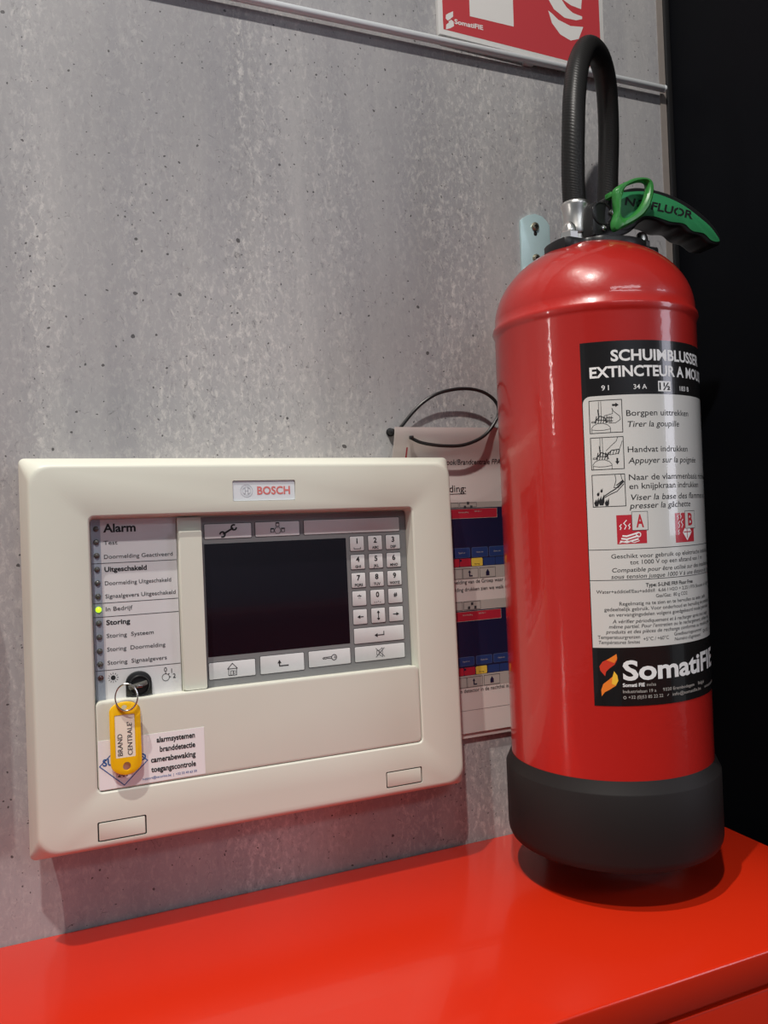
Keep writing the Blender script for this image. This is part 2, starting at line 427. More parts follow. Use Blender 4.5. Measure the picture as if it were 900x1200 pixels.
def cut(o, pts, y0, y1):
    b2 = bmesh.new(); prism(b2, pts, y0, y1); bmesh.ops.recalc_face_normals(b2, faces=b2.faces)
    me = bpy.data.meshes.new('c'); b2.to_mesh(me); b2.free(); c = bpy.data.objects.new('c', me); COL.objects.link(c); c.parent = o.parent
    md = o.modifiers.new('b', 'BOOLEAN'); md.object = c; md.operation = 'DIFFERENCE'; md.solver = 'EXACT'
    bpy.context.view_layer.update()
    dg = bpy.context.evaluated_depsgraph_get(); new = bpy.data.meshes.new_from_object(o.evaluated_get(dg)); o.modifiers.clear(); old = o.data; o.data = new
    bpy.data.objects.remove(c); bpy.data.meshes.remove(me)
cut(hs, rr(.1655, .2752, .2206, .2928, .001, 2), -D-.002, -D+.0022)
for x0, z0, x1, z1 in ((.0498, .0115, .0855, .0258), (.2947, .0133, .3293, .0268)):
    cut(hs, rr(x0-.0006, z0-.0006, x1+.0006, z1+.0006, .001, 2), -D-.002, -D+.0025)
for p in hs.data.polygons: p.use_smooth = True
hs.data.set_sharp_from_angle(angle=R(30))
for x0, z0, x1, z1 in ((.0498, .0115, .0855, .0258), (.2947, .0133, .3293, .0268)):
    bm = bmesh.new(); prism(bm, rr(x0-.0007, z0-.0007, x1+.0007, z1+.0007, .001, 2), -D+.0014, -D+.0022, 0, 1)
    prism(bm, rr(x0+.0005, z0+.0005, x1-.0005, z1-.0005, .0008, 3), -D+.00005, -D+.0014, .0002)
    obj('clip_cover', bm, ['cream', 'groove'], pan)
# name badge in its recess
bm = bmesh.new(); prism(bm, rr(.1658, .2755, .2203, .2925, .001, 2), -D+.0011, -D+.0021); bd = obj('badge', bm, 'badge', pan)
k = Ink(flat(-D+.0011))
k.text('BOSCH', .1868, .2808, .0066, 'badge_red', u1=.2160, bold=True)
k.circle(.1776, .2840, .0052, .0004, 'badge_line'); k.circle(.1776, .2840, .0036, .0003, 'badge_line')
for s in (-1, 1):
    k.line([(.1776+s*.0012, .2866), (.1776+s*.0012, .2814)], .0005, 'badge_line'); k.line([(.1776+s*.0012, .2866), (.1776+s*.0026, .2858)], .0004, 'badge_line'); k.line([(.1776+s*.0012, .2814), (.1776+s*.0026, .2822)], .0004, 'badge_line')
k.line([(.1764, .2840), (.1788, .2840)], .0005, 'badge_line')
k.build('badge_print', bd)
# lower flap
bm = bmesh.new()
fx0, fx1, fz0, fz1 = .0507, .3318, .0494, .1192
def fl(i, r): return rr(fx0+i, fz0+i, fx1-i, fz1-i, r, n_)
loft(bm, [lp(fl(.0009, .0038), -FR+.0001), lp(fl(0, .0038), -D+.0024), lp(fl(.0003, .0038), -D+.0014), lp(fl(.0012, .0034), -D+.0010), lp(fl(.0022, .0034), -D+.0009)])
flap = obj('flap', bm, 'cream', pan)
# sticker on the flap
STY = -D + .00065
bm = bmesh.new(); prism(bm, [(.0516, .0505), (.1340, .0512), (.1341, .0893), (.0516, .0888)], STY, -D+.00095); stk = obj('sticker', bm, 'sticker', pan)
stk['label'] = 'white installer sticker with blue diamond'
k = Ink(flat(STY))
for s, z in (('alarmsystemen', .0819), ('branddetectie', .0742), ('camerabewaking', .0665), ('toegangscontrole', .0588)):
    wd = {'alarmsystemen': .0305, 'branddetectie': .0282, 'camerabewaking': .0354, 'toegangscontrole': .0354}[s]
    k.text(s, .1265-wd, z, .0042, 'ink', u1=.1265, bold=True)
k.text('support@securino.be  |  +32 55 49 63 59', .0842, .0536, .0019, 'blue_ink', u1=.1270)
k.line([(.0522, .0691), (.0702, .0857), (.0885, .0689), (.0703, .0520)], .0007, 'blue_ink', 2, True)
k.text('SU', .0545, .0690, .0052, 'blue_ink', bold=True); k.text('O', .0815, .0695, .0052, 'blue_ink', bold=True)
k.text('F', .0632, .0630, .0030, 'red_ink', bold=True); k.text('24/7', .0655, .0588, .0036, 'ink', u1=.0742, bold=True)
k.build('sticker_print', stk)
# pillar between indicator strip and display
bm = bmesh.new()
loft(bm, [lp(rr(.1197, .1180, .1396, .2632, .0012, 3), -FR+.0002), lp(rr(.1197, .1180, .1396, .2632, .0012, 3), -D+.0110), lp(rr(.1199, .1182, .1394, .2630, .0012, 3), -D+.0108)])
loft(bm, [lp(rr(.1200, .1195, .1393, .2518, .0015, 3), -D+.0112), lp(rr(.1200, .1195, .1393, .2518, .0015, 3), -D+.0072), lp(rr(.1210, .1195, .1390, .2508, .0015, 3), -D+.0060)])
obj('divider', bm, 'cream', pan)
# indicator strip
LY = -D + .0140
bm = bmesh.new(); prism(bm, rr(.0518, .1165, .1192, .2638, .0008, 2), LY, -FR+.0002)
strip = obj('indicator_strip', bm, 'led_card', pan)
k = Ink(flat(LY))
k.rect(.0519, .1168, .0592, .2636, 'led_band', .5)
for z in (.2281, .1959, .1848, .1417): k.rect(.0520, z-.00022, .1190, z+.00022, 'ink', 1.5)
for s, z, h, b, x1 in (('Alarm', .2541, .0066, True, .0868), ('Test', .2437, .0032, False, .0722), ('Doormelding Geactiveerd', .2323, .0032, False, .1158), ('Uitgeschakeld', .2220, .0038, True, .0945),
    ('Doormelding Uitgeschakeld', .2109, .0032, False, .1137), ('Signaalgevers Uitgeschakeld', .2003, .0032, False, .1170), ('In Bedrijf', .1899, .0033, False, .0822),
    ('Storing', .1790, .0038, True, .0800), ('Storing  Systeem', .1684, .0032, False, .0982), ('Storing  Doormelding', .1574, .0032, False, .1072), ('Storing  Signaalgevers', .1466, .0032, False, .1080)):
    k.text(s, .0614, z-.0006 if not b else z-.0008, h, 'ink' if b else 'grey_ink', u1=x1, bold=b)
k.disc(.0654, .1353, .0019, 'ink')
for i in range(12):
    a = PI*i/6; k.line([(.0654+.0029*math.cos(a), .1353+.0029*math.sin(a)), (.0654+.0040*math.cos(a), .1353+.0040*math.sin(a))], .0004, 'ink')
k.circle(.1066, .1312, .0029, .0004, 'ink')
for a in (90, 45, 0): k.line([(.1066+.0029*math.cos(R(a)), .1312+.0029*math.sin(R(a))), (.1066+.0039*math.cos(R(a)), .1312+.0039*math.sin(R(a)))], .0007, 'ink')
k.text('0', .1066, .1358, .0036, 'ink', align='C'); k.text('1', .1115, .1343, .0036, 'ink', align='C'); k.text('2', .1135, .1300, .0036, 'ink', align='C')
k.build('strip_print', strip)
for i, z in enumerate((.2562, .2455, .2346, .2234, .2124, .2017, .1909, .1800, .1688, .1576, .1471, .1360)):
    bm = bmesh.new(); lathe(bm, [(.0023, LY+.0003), (.0023, LY-.0003), (.0019, LY-.0012), (.0011, LY-.0018), (.0003, LY-.0020)], .0559, 0, 20, 0, 'Y', z)
    o = obj('indicator_light', bm, 'led_on' if i == 6 else 'led_red' if i == 11 else 'led_off', strip)
    if i == 6: o['label'] = 'lit green indicator light'
# key switch
bm = bmesh.new()
def arch(x0, x1, z0, z1):
    r_ = (x1-x0)/2; cx = (x0+x1)/2
    return [(x1, z0)] + [(cx + r_*math.cos(PI*i/16), z1 - r_*.86 + r_*.86*math.sin(PI*i/16)) for i in range(17)] + [(x0, z0)]
prism(bm, arch(.0747, .0950, .1196, .1388), LY-.0035, LY+.0005, .0009)
lathe(bm, [(.0083, LY-.003), (.0083, LY-.0052), (.0077, LY-.0062), (.0072, LY-.0062), (.0068, LY-.0050), (.0010, LY-.0050)], .0850, 0, 36, 0, 'Y', .1277)
sw = obj('key_switch', bm, 'lock', strip)
# display and keypad
DY = LY
bm = bmesh.new(); prism(bm, rr(.1400, .1178, .3304, .2630, .0008, 2), DY, -FR+.0002); disp = obj('display', bm, 'bezel', pan)
bm = bmesh.new(); prism(bm, rr(.1420, .1440, .2704, .2400, .0004, 2), DY-.0001, DY+.0005); obj('screen', bm, 'screen', disp)
def key(x0, z0, x1, z1, draw):
    bm = bmesh.new()
    prism(bm, rr(x0, z0, x1, z1, .0011, 3), DY-.0002, DY+.0005, 0, 1); prism(bm, rr(x0+.0005, z0+.0005, x1-.0005, z1-.0005, .0008, 3), DY-.00045, DY-.0001, .0001, 0)
    o = obj('key_button', bm, ['key', 'key_line'], disp)
    k = Ink(flat(DY-.00045)); draw(k, (x0+x1)/2, (z0+z1)/2); k.mats = list(k.mats)
    if k.v:      # the print belongs to the key's own mesh
        me = o.data; b = bmesh.new(); b.from_mesh(me); base = len(me.materials)
        for q in k.mats: me.materials.append(M[q])
        vv = [b.verts.new(v) for v in k.v]
        for f, mi in zip(k.f, k.mi):
            try: b.faces.new([vv[i] for i in f]).material_index = base+mi
            except ValueError: pass
        b.to_mesh(me); b.free()
def digit(s, sub):
    def d(k, x, z):
        if s == '*': k.text('*', x, z-.0030, .0060, 'ink', align='C', bold=True)
        elif s == '#': k.text('#', x, z-.0006, .0038, 'ink', align='C', bold=True)
        else: k.text(s, x, z+.0002, .0046, 'ink', align='C', bold=True)
        if sub == '_': k.line([(x-.0031, z-.0035), (x-.0031, z-.0049), (x+.0031, z-.0049), (x+.0031, z-.0035)], .0005, 'ink')
        elif sub == '.': 
            for dx, dz in ((-.003, 0), (-.0012, 0), (.0006, .0006), (.0026, 0)): k.disc(x+dx, z-.0046+dz, .0004, 'ink')
        elif sub: k.text(sub, x, z-.0054, .0023, 'ink', align='C', bold=True)
    return d
def arrow(k, x, z, dx, dz, l):
    k.line([(x-dx*l, z-dz*l), (x+dx*l*.2, z+dz*l*.2)], .0008, 'ink')
    k.poly([(x+dx*l, z+dz*l), (x-dz*.0016, z+dx*.0016), (x+dz*.0016, z-dx*.0016)], 'ink', 2.5)
cols = ((.2739, .2883), (.2918, .3064), (.3096, .3246)); rows = ((.2273, .2414), (.2104, .2246), (.1935, .2078), (.1769, .1912), (.1600, .1744))
lab = (('1', '_'), ('2', 'ABC'), ('3', 'DEF'), ('4', 'GHI'), ('5', 'JKL'), ('6', 'MNO'), ('7', 'PQRS'), ('8', 'TUV'), ('9', 'WXYZ'), ('*', ''), ('0', '.'), ('#', ''))
for i, (s, t) in enumerate(lab):
    (x0, x1), (z0, z1) = cols[i % 3], rows[i // 3]; key(x0, z0, x1, z1, digit(s, t))
z0, z1 = rows[4]
key(*[cols[0][0], z0, cols[0][1], z1], lambda k, x, z: arrow(k, x, z, -1, 0, .0030))
key(*[cols[1][0], z0, cols[1][1], z1], lambda k, x, z: (arrow(k, x, z+.0024, 0, 1, .0021), arrow(k, x, z-.0024, 0, -1, .0021)))
key(*[cols[2][0], z0, cols[2][1], z1], lambda k, x, z: arrow(k, x, z, 1, 0, .0030))
def d_enter(k, x, z):
    k.line([(x+.0045, z+.0024), (x+.0045, z-.0006), (x-.0020, z-.0006)], .0008, 'ink'); k.poly([(x-.0050, z-.0006), (x-.0018, z+.0012), (x-.0018, z-.0024)], 'ink', 2.5)
def d_mute(k, x, z):
    k.frame(x-.0035, z-.0018, x-.0012, z+.0018, .0004, 'grey_ink'); k.line([(x-.0012, z+.0018), (x+.0022, z+.0042), (x+.0022, z-.0042), (x-.0012, z-.0018)], .0004, 'grey_ink')
    k.line([(x-.0042, z+.0040), (x+.0042, z-.0040)], .0005, 'ink'); k.line([(x-.0042, z-.0040), (x+.0042, z+.0040)], .0005, 'ink')
def d_home(k, x, z):
    k.line([(x-.0042, z+.0006), (x, z+.0052), (x+.0042, z+.0006), (x-.0042, z+.0006)], .0005, 'ink'); k.line([(x-.0034, z+.0006), (x-.0034, z-.0050), (x+.0034, z-.0050), (x+.0034, z+.0006)], .0005, 'ink')
    k.frame(x-.0016, z-.0048, x+.0004, z-.0012, .0004, 'ink'); k.frame(x+.0008, z-.0036, x+.0024, z-.0014, .0003, 'ink')
def d_back(k, x, z):
    k.line([(x+.0052, z-.0020), (x-.0028, z-.0020), (x-.0028, z+.0010)], .0009, 'ink'); k.poly([(x-.0028, z+.0034), (x-.0046, z+.0004), (x-.0010, z+.0004)], 'ink', 2.5)
def d_key(k, x, z):
    k.circle(x+.0040, z, .0024, .0006, 'ink'); k.circle(x+.0048, z, .0007, .0004, 'ink')
    k.line([(x+.0018, z+.0008), (x-.0058, z+.0006), (x-.0068, z-.0002), (x-.0058, z-.0009), (x-.0050, z-.0002), (x-.0040, z-.0010), (x-.0030, z-.0003), (x+.0018, z-.0008)], .0005, 'ink')
def d_wrench(k, x, z):
    k.line([(x-.0040, z-.0024), (x+.0040, z+.0022)], .0016, 'ink')
    for s in (-1, 1):
        cx, cz = x+s*.0050, z+s*.0029
        k.line([(cx+.0022*math.cos(a), cz+.0022*math.sin(a)) for a in [math.atan2(s*.55, s)+R(42)+R(276)*i/10 for i in range(11)]], .0014, 'ink')
def d_net(k, x, z):
    k.circle(x, z-.0014, .0031, .0005, 'ink', n=6)
    for dx, dz in ((0, .0040), (-.0048, -.0010), (.0048, -.0010)):
        k.rect(x+dx-.0015, z+dz-.0018, x+dx+.0015, z+dz+.0018, 'key', 3); k.frame(x+dx-.0014, z+dz-.0018, x+dx+.0014, z+dz+.0014, .0005, 'ink', 3.5); k.rect(x+dx-.0014, z+dz+.0006, x+dx+.0014, z+dz+.0018, 'ink', 3.8)
key(.2739, .1424, .3245, .1571, d_enter); key(.2739, .1258, .3245, .1403, d_mute)
key(.1418, .1245, .1825, .1394, d_home); key(.1861, .1244, .2265, .1406, d_back); key(.2300, .1256, .2704, .1406, d_key)
key(.1423, .2438, .1837, .2573, d_wrench); key(.1864, .2440, .2272, .2575, d_net); key(.2306, .2440, .3247, .2578, lambda k, x, z: None)

# ------------------------------------------------------------------ key, split ring and tag on the panel
PM = pan.matrix_world.copy()
def placed(o): o.matrix_world = PM; return o
ky = thing('key', 'dark key sitting in the black lock of the alarm panel', 'key'); placed(ky)
bm = bmesh.new()
q = bmesh.new(); prism(q, rr(-.0105, -.0175, .0045, .0, .004, 5), -.0016, .0016, .0006)
mx = Matrix.Translation((.0868, -FR-.0125, .1290)) @ Matrix.Rotation(R(-13), 4, 'Y') @ Matrix.Rotation(R(-90), 4, 'X') @ Matrix.Translation((0, 0, .0175))
bmesh.ops.transform(q, matrix=mx, verts=q.verts); merge(bm, q)
obj('bow', bm, 'keyhead', ky)
bm = bmesh.new(); box(bm, .0822, .0868, -FR-.0130, LY-.0049, .1268, .1290, .0003); obj('blade', bm, 'steel', ky)
YR = -D - .0085
bm = bmesh.new()
c0 = Vector((.0733, YR, .1224)); ex = Vector((math.cos(R(38)), math.sin(R(38))*.55, 0))
def rp(a, r_): return c0 + Vector((ex.x*r_*math.cos(a), -ex.y*r_*math.cos(a)*.5, r_*math.sin(a)))
tube(bm, [rp(2*PI*i/48, .0105) + Vector((0, .0006, 0)) for i in range(48)], .00055, 8, True)
tube(bm, [rp(2*PI*i/48, .0105) + Vector((0, -.0006, 0)) for i in range(48)], .00055, 8, True)
ring = obj('key_ring', bm, 'steel'); placed(ring); tag(ring, 'thin steel split ring hanging from the key above the yellow tag', 'key ring')
tg = thing('key_tag', 'yellow plastic key tag with handwritten paper hanging over the white sticker', 'key tag'); placed(tg)
TY = -D - .0062
def capsule(cx, zb, zt, wd, kb=.8, kt=.62):
    h = wd/2; o = []
    for i in range(13): a = PI*i/12; o.append((cx + h*math.cos(a), zt - h*kt + h*kt*math.sin(a)))
    for i in range(13): a = PI + PI*i/12; s = max(-1, min(1, math.cos(a))); o.append((cx + h*math.copysign(abs(s)**1.15, s), zb + h*kb + h*kb*math.sin(a)))
    return o
outl = capsule(.0720, .0612, .1186, .0236)
def shell(name, bm0, par): return obj(name, bm0, 'yellow', par)
bm = bmesh.new(); prism(bm, outl, TY, TY+.0026, .0008)
body = obj('tag_body', bm, 'yellow', tg, None)
def cutb(pts): cut(body, pts, TY-.003, TY+.006)
cutb([(.0722+.0030*math.cos(2*PI*i/20), .0682+.0034*math.sin(2*PI*i/20)) for i in range(20)])
cutb([(.0716+.0021*math.cos(2*PI*i/16), .1143+.0019*math.sin(2*PI*i/16)) for i in range(16)])
cut(body, rr(.0640, .0750, .0792, .1086, .0006, 2), TY-.003, TY+.0007)
for p in body.data.polygons: p.use_smooth = True
body.data.set_sharp_from_angle(angle=R(32))
bm = bmesh.new(); prism(bm, rr(.0642, .0752, .0790, .1084, .0005, 2), TY+.0003, TY+.0008); pp = obj('paper_insert', bm, 'tagpaper', tg)
k = Ink(flat(TY+.0003))
k.text('BRAND', .0694, .0768, .0036, 'grey_ink', rot=PI/2); k.text("CENTRALE'", .0768, .0766, .0036, 'grey_ink', rot=PI/2)
k.build('handwriting', pp)

# ------------------------------------------------------------------ laminated instruction sheet
sheet = thing('instruction_sheet', 'laminated white instruction sheet hanging behind the panel and the red extinguisher', 'sheet', (.43, 0, .105))
def sy(z):
    t = max(0, min(1, (z-.372)/.045)); return -.0052 - .0125*t*t*(3-2*t)
def sheet_mesh(x0, x1, z0, z1, dy, k):
    bm = bmesh.new(); nz = 24
    zs = [z0] + [z0 + (z1-z0)*(.8+.2*i/nz) for i in range(nz+1)]
    for off in (0, .0009):
        vs = [[bm.verts.new((x, sy(z)+dy+off, z)) for x in (x0, x1)] for z in zs]
        for a, b in zip(vs, vs[1:]): bm.faces.new((a[0], a[1], b[1], b[0]))
        if off: V2 = vs
        else: V1 = vs
    for a, b in ((V1, V2),):
        for i in range(len(zs)-1):
            bm.faces.new((a[i][0], a[i+1][0], b[i+1][0], b[i][0])); bm.faces.new((a[i][1], b[i][1], b[i+1][1], a[i+1][1]))
        bm.faces.new((a[0][0], b[0][0], b[0][1], a[0][1])); bm.faces.new((a[-1][0], a[-1][1], b[-1][1], b[-1][0]))
    o = obj('page', bm, k, sheet, 30); o.location = (-.43, 0, -.105); return o
pg = sheet_mesh(.3290, .5390, .1105, .4155, 0, 'paper')
sheet_mesh(.3300, .5400, .1052, .40, .0016, 'paper')
k = Ink(lambda u, v, lay: (u, sy(v) - .00010*lay, v))
k.rect(.3424, .3860, .3440, .3965, 'pred')
k.text('ook/Brandcentrale FPA', .3880, .3795, .0052, 'ink', u1=.4500); k.text('ding:', .3905, .3523, .0068, 'ink', u1=.4092); k.rect(.3860, .3500, .4092, .3506, 'ink', 2)
def shot(zt, zr, zb, zy0, zy1, zbt0, zbt1, zg):
    """one printed picture of the panel's screen: grey key row, red bar, dark screen, blue, red and yellow buttons"""
    k.rect(.3400, zr+.0001, .5300, zt, 'pgrey', 1)
    for i, (a, b) in enumerate(((.3750, .4000), (.4015, .4205))):
        k.frame(a, zr+.0008, b, zt-.0006, .0004, 'grey_ink', 2)
    x = .4110; z = (zt+zr)/2
    for dx, dz in ((0, .0018), (-.0036, -.0020), (.0036, -.0020)): k.rect(x+dx-.0013, z+dz-.0014, x+dx+.0013, z+dz+.0014, 'grey_ink', 2.5)
    k.rect(.3540, zb, .4540, zr, 'navy', 1)
    k.rect(.3560, zr-.0105, .4440, zr-.0010, 'pred', 2)
    for a, b in ((.3560, .4440),): k.frame(a, zr-.0105, b, zr-.0010, .0003, 'pgrey', 2.4)
    k.text('Brandmelding', .4000, zr-.0050, .0014, 'pgrey', lay=3); k.text('000-00-11', .4180, zr-.0044, .0014, 'pgrey', lay=3)
    for a in (.3755, .3925, .4130, .4330):
        k.poly(rr(a, zbt0, a+.0185, zbt1, .0012, 2), 'pblue2', 2); k.poly(rr(a+.0003, zbt0+.0003, a+.0182, zbt1-.0003, .0010, 2), 'pblue', 2.5)
        k.text('Signaal uit' if a < .40 else 'Opties aan', a+.0092, (zbt0+zbt1)/2-.0005, .0013, 'pgrey', align='C', lay=3)
    for a, b, c_ in ((.3700, .3985, 'pred'), (.3990, .4115, 'pred'), (.4122, .4250, 'pyel'), (.4260, .4395, 'pblue'), (.4400, .4540, 'pblue')):
        k.poly(rr(a, zy0, b, zy1, .0010, 2), c_, 2.2)
    k.rect(.3990, zy1-.0028, .4012, zy1-.0008, 'navy', 2.6); k.text('Storing', .4186, zy0+.0014, .0014, 'ink', align='C', lay=3)
    k.rect(.3400, zg-.0112, .5300, zb, 'pgrey', 1)
    for a in (.3840, .4012, .4212):
        k.frame(a, zg-.0104, a+.0182, zg-.0006, .0004, 'grey_ink', 2)
    x = .4103; z = zg-.0055; k.line([(x+.0022, z-.0026), (x-.0008, z-.0026), (x-.0008, z+.0012)], .0012, 'navy'); k.poly([(x-.0008, z+.0034), (x-.0024, z+.0008), (x+.0008, z+.0008)], 'navy', 3)
    x = .4303; k.poly([(x, z+.0034), (x-.0022, z), (x+.0022, z)], 'navy', 3); k.rect(x-.0020, z-.0032, x+.0020, z+.0002, 'navy', 2.6)
shot(.3418, .3360, .2768, .2772, .2852, .2860, .2960, .2756)
k.text('melding van de Groep waar h', .3900, .2600, .0036, 'ink', u1=.4520); k.text('elding drukken zien we welk d', .3900, .2525, .0036, 'ink', u1=.4520)
shot(.2425, .2330, .1680, .1684, .1762, .1778, .1868, .1668)
k.text('n detector in de nachthal is d', .3940, .1512, .0036, 'ink', u1=.4530)
k.rect(.3800, .1330, .5300, .1333, 'grey_ink', 1)
k.build('printing', pg)

# black cable tie that holds the sheet, and the screw it hangs from
tie = thing('cable_tie', 'thin black cable tie looped through the corner of the instruction sheet', 'cable tie', (.3448, -.0175, .4053))
pts = smooth_open([(0.3439, -0.0195, 0.4051), (0.3559, -0.0205, 0.4), (0.3782, -0.0215, 0.397), (0.4015, -0.0218, 0.3981), (0.4241, -0.0216, 0.4074), (0.4389, -0.021, 0.4238), (0.442, -0.02, 0.4351), (0.4364, -0.0185, 0.4451), (0.423, -0.017, 0.4523), (0.4027, -0.0155, 0.4542), (0.3799, -0.0135, 0.4498), (0.3647, -0.0115, 0.4418), (0.3523, -0.0095, 0.4311), (0.3408, -0.0075, 0.4179), (0.3357, -0.0062, 0.4123)], 6)
bm = bmesh.new(); tube(bm, pts, .0012, 10, prof=lambda i, a: .0017)
o = obj('strap', bm, 'tie', tie); o.location = (-.3448, .0175, -.4053)
bm = bmesh.new(); box(bm, .3428, .3466, -.0218, -.0182, .4035, .4070, .0006); o = obj('tie_head', bm, 'tie', tie); o.location = (-.3448, .0175, -.4053)
scw = thing('wall_screw', 'dark screw in the wall at the top left corner of the instruction sheet', 'screw', (.3312, 0, .4124))
bm = bmesh.new(); lathe(bm, [(.0032, -.0012), (.0034, -.0052), (.0026, -.0070), (.0008, -.0076)], 0, 0, 18, 0, 'Y', 0); obj('head', bm, 'blackp', scw)
bm = bmesh.new(); lathe(bm, [(.0042, .0), (.0042, -.0012), (.0030, -.0015)], 0, 0, 18, 0, 'Y', 0); obj('washer', bm, 'blackp', scw)

# ------------------------------------------------------------------ rail and sign on the wall
RY = -.0078
rail = thing('wall_rail', 'slim grey metal rail running along the upper concrete wall under the red sign', 'rail', (.1, 0, .804))
bm = bmesh.new(); lathe(bm, [(.0032, -.60), (.0038, -.599), (.0038, .5825), (.0034, .5832)], 0, RY, 20, 0, 'X', 0); obj('tube', bm, 'alu', rail)
for x in (-.45, -.02, .40):
    bm = bmesh.new(); box(bm, x, x+.012, -.0062, 0, -.0025, .0025, .0006); obj('clip', bm, 'alu', rail)
bm = bmesh.new(); lathe(bm, [(.0034, .5832), (.0040, .5834), (.0040, .5850), (.0032, .5856)], 0, RY, 20, 0, 'X', 0); obj('end_cap', bm, 'alu', rail)
sg = thing('fire_sign', 'red and white square fire equipment sign on the wall above the hose', 'sign', (.5016, 0, .8100))
bm = bmesh.new(); prism(bm, [(.3998, .8116), (.6030, .8056), (.6040, 1.0150), (.3990, 1.0150)], -.0070, 0.0, .0004); o = obj('plate', bm, 'sign_white', sg); o.location = (-.5016, 0, -.8100)
k = Ink(flat(-.0070))
k.poly([(.4042, .8170), (.5980, .8113), (.5975, 1.009), (.4040, 1.009)], 'sign_red', 1)
k.poly([(.4352, .8364), (.4871, .8361), (.4882, .960), (.4350, .960)], 'sign_white', 2)
k.poly([(.5309, .8623), (.5351, .8497), (.5452, .8394), (.5584, .8353), (.5690, .8390), (.5757, .8535), (.5592, .8512), (.5433, .8548), (.5356, .8599)], 'sign_white', 2)
k.poly([(.5315, .8850), (.5323, .8737), (.5385, .8650), (.5515, .8587), (.5663, .8588), (.5747, .8618), (.5748, .8646), (.5626, .8662), (.5548, .8706), (.5492, .8773), (.5470, .8850)], 'sign_white', 2)
k.poly([(.5490, .8850), (.5511, .8777), (.5603, .8740), (.5738, .8724), (.5755, .8850)], 'sign_white', 2)
k.poly([(.4160, .8374), (.4158, .8320), (.4125, .8290), (.4160, .8270), (.4165, .8225), (.4120, .8195), (.4070, .8172), (.4076, .8222), (.4110, .8252), (.4072, .8285), (.4078, .8322), (.4110, .8345)], 'sign_white', 2)
k.line([(.4155, .8302), (.4085, .8255)], .0009, 'sign_red', 3)
k.text('SomatiFIE', .4171, .8252, .0046, 'sign_white', u1=.4502, bold=True)
o = k.build('sign_print', sg); o.location = (-.5016, 0, -.8100)

# ------------------------------------------------------------------ wall bracket
brk = thing('wall_bracket', 'zinc plated steel bracket screwed to the wall behind the extinguisher', 'bracket', (.5065, 0, .60))
def bpart(name, bm, k, par=brk):
    o = obj(name, bm, k, par); o.location = (-.5065, 0, -.60); return o
bm = bmesh.new()
ol = [(.4880, .520), (.5245, .520), (.5245, .6330)] + [(.5245-.0030, .6375), (.5150, .6425), (.5065, .6440), (.4975, .6415), (.4910, .6378), (.4880, .6345)]
prism(bm, ol, -.0030, 0, .0004); plate = bpart('plate', bm, 'zinc')
bm = bmesh.new(); box(bm, .499, .514, -.048, -.0025, .522, .525, .0005); box(bm, .499, .514, -.0485, -.0455, .522, .534, .0005); bpart('hook', bm, 'zinc')
for z in (.6300, .5964):
    bm = bmesh.new(); lathe(bm, [(.0046, -.0028), (.0046, -.0042), (.0036, -.0054), (.0016, -.0058)], .5058, 0, 20, 0, 'Y', z); s_ = bpart('screw', bm, 'screwm')
    bm = bmesh.new(); box(bm, .5034, .5082, -.0061, -.0050, z-.0007, z+.0007); box(bm, .5051, .5065, -.0061, -.0050, z-.0024, z+.0024); obj('cross_slot', bm, 'gap', s_)
bm = bmesh.new(); prism(bm, rr(.5040, .6205, .5080, .6252, .0018, 4), -.0032, -.0025); s_ = bpart('keyhole_slot', bm, 'gap')
bm = bmesh.new(); lathe(bm, [(.0035, -.0028), (.0035, -.0052), (.0024, -.0068), (.0006, -.0072)], .4925, 0, 16, 0, 'Y', .5825); bpart('stud', bm, 'steel')

# ------------------------------------------------------------------ fire extinguisher
EX, EY, ER = .490828, -.110583, .089261
ext = thing('fire_extinguisher', 'large red foam fire extinguisher with green handle hanging over the red cabinet', 'fire extinguisher', (EX, EY, .034))
def epart(name, bm, k, par=ext, smooth=35):
    o = obj(name, bm, k, par, smooth)
    if par is ext: o.location = (-EX, -EY, -.034)
    return o
bm = bmesh.new()
prof = [(.0872, .060), (ER, .0605), (ER, .4895), (ER+.0006, .4920), (ER+.0021, .4955), (ER+.0016, .4985), (ER-.0002, .5010)]
for i in range(1, 22):
    t = i/22*PI/2; prof.append((.0890*math.cos(t), .5020 + .0700*math.sin(t)))
prof.append((.004, .5720)); lathe(bm, prof, EX, EY, 128)
tank = epart('tank', bm, 'red', smooth=40)
bm = bmesh.new(); lathe(bm, [(.080, .0355), (.0885, .0343), (.0925, .0360), (.0940, .0395), (.09458, .0430), (.09458, .0985), (.0940, .0995), (.0898, .1090), (.0895, .1090), (.0895, .0620), (.080, .0620)], EX, EY, 128); skirt = epart('skirt', bm, 'skirt')
bm = bmesh.new(); box(bm, .496, .517, -.046, -.030, .5265, .5295, .0004); box(bm, .496, .517, -.046, -.0295, .536, .539, .0004); box(bm, .496, .4985, -.046, -.0295, .529, .537); box(bm, .5145, .517, -.046, -.0295, .529, .537); epart('hanging_lug', bm, 'red')

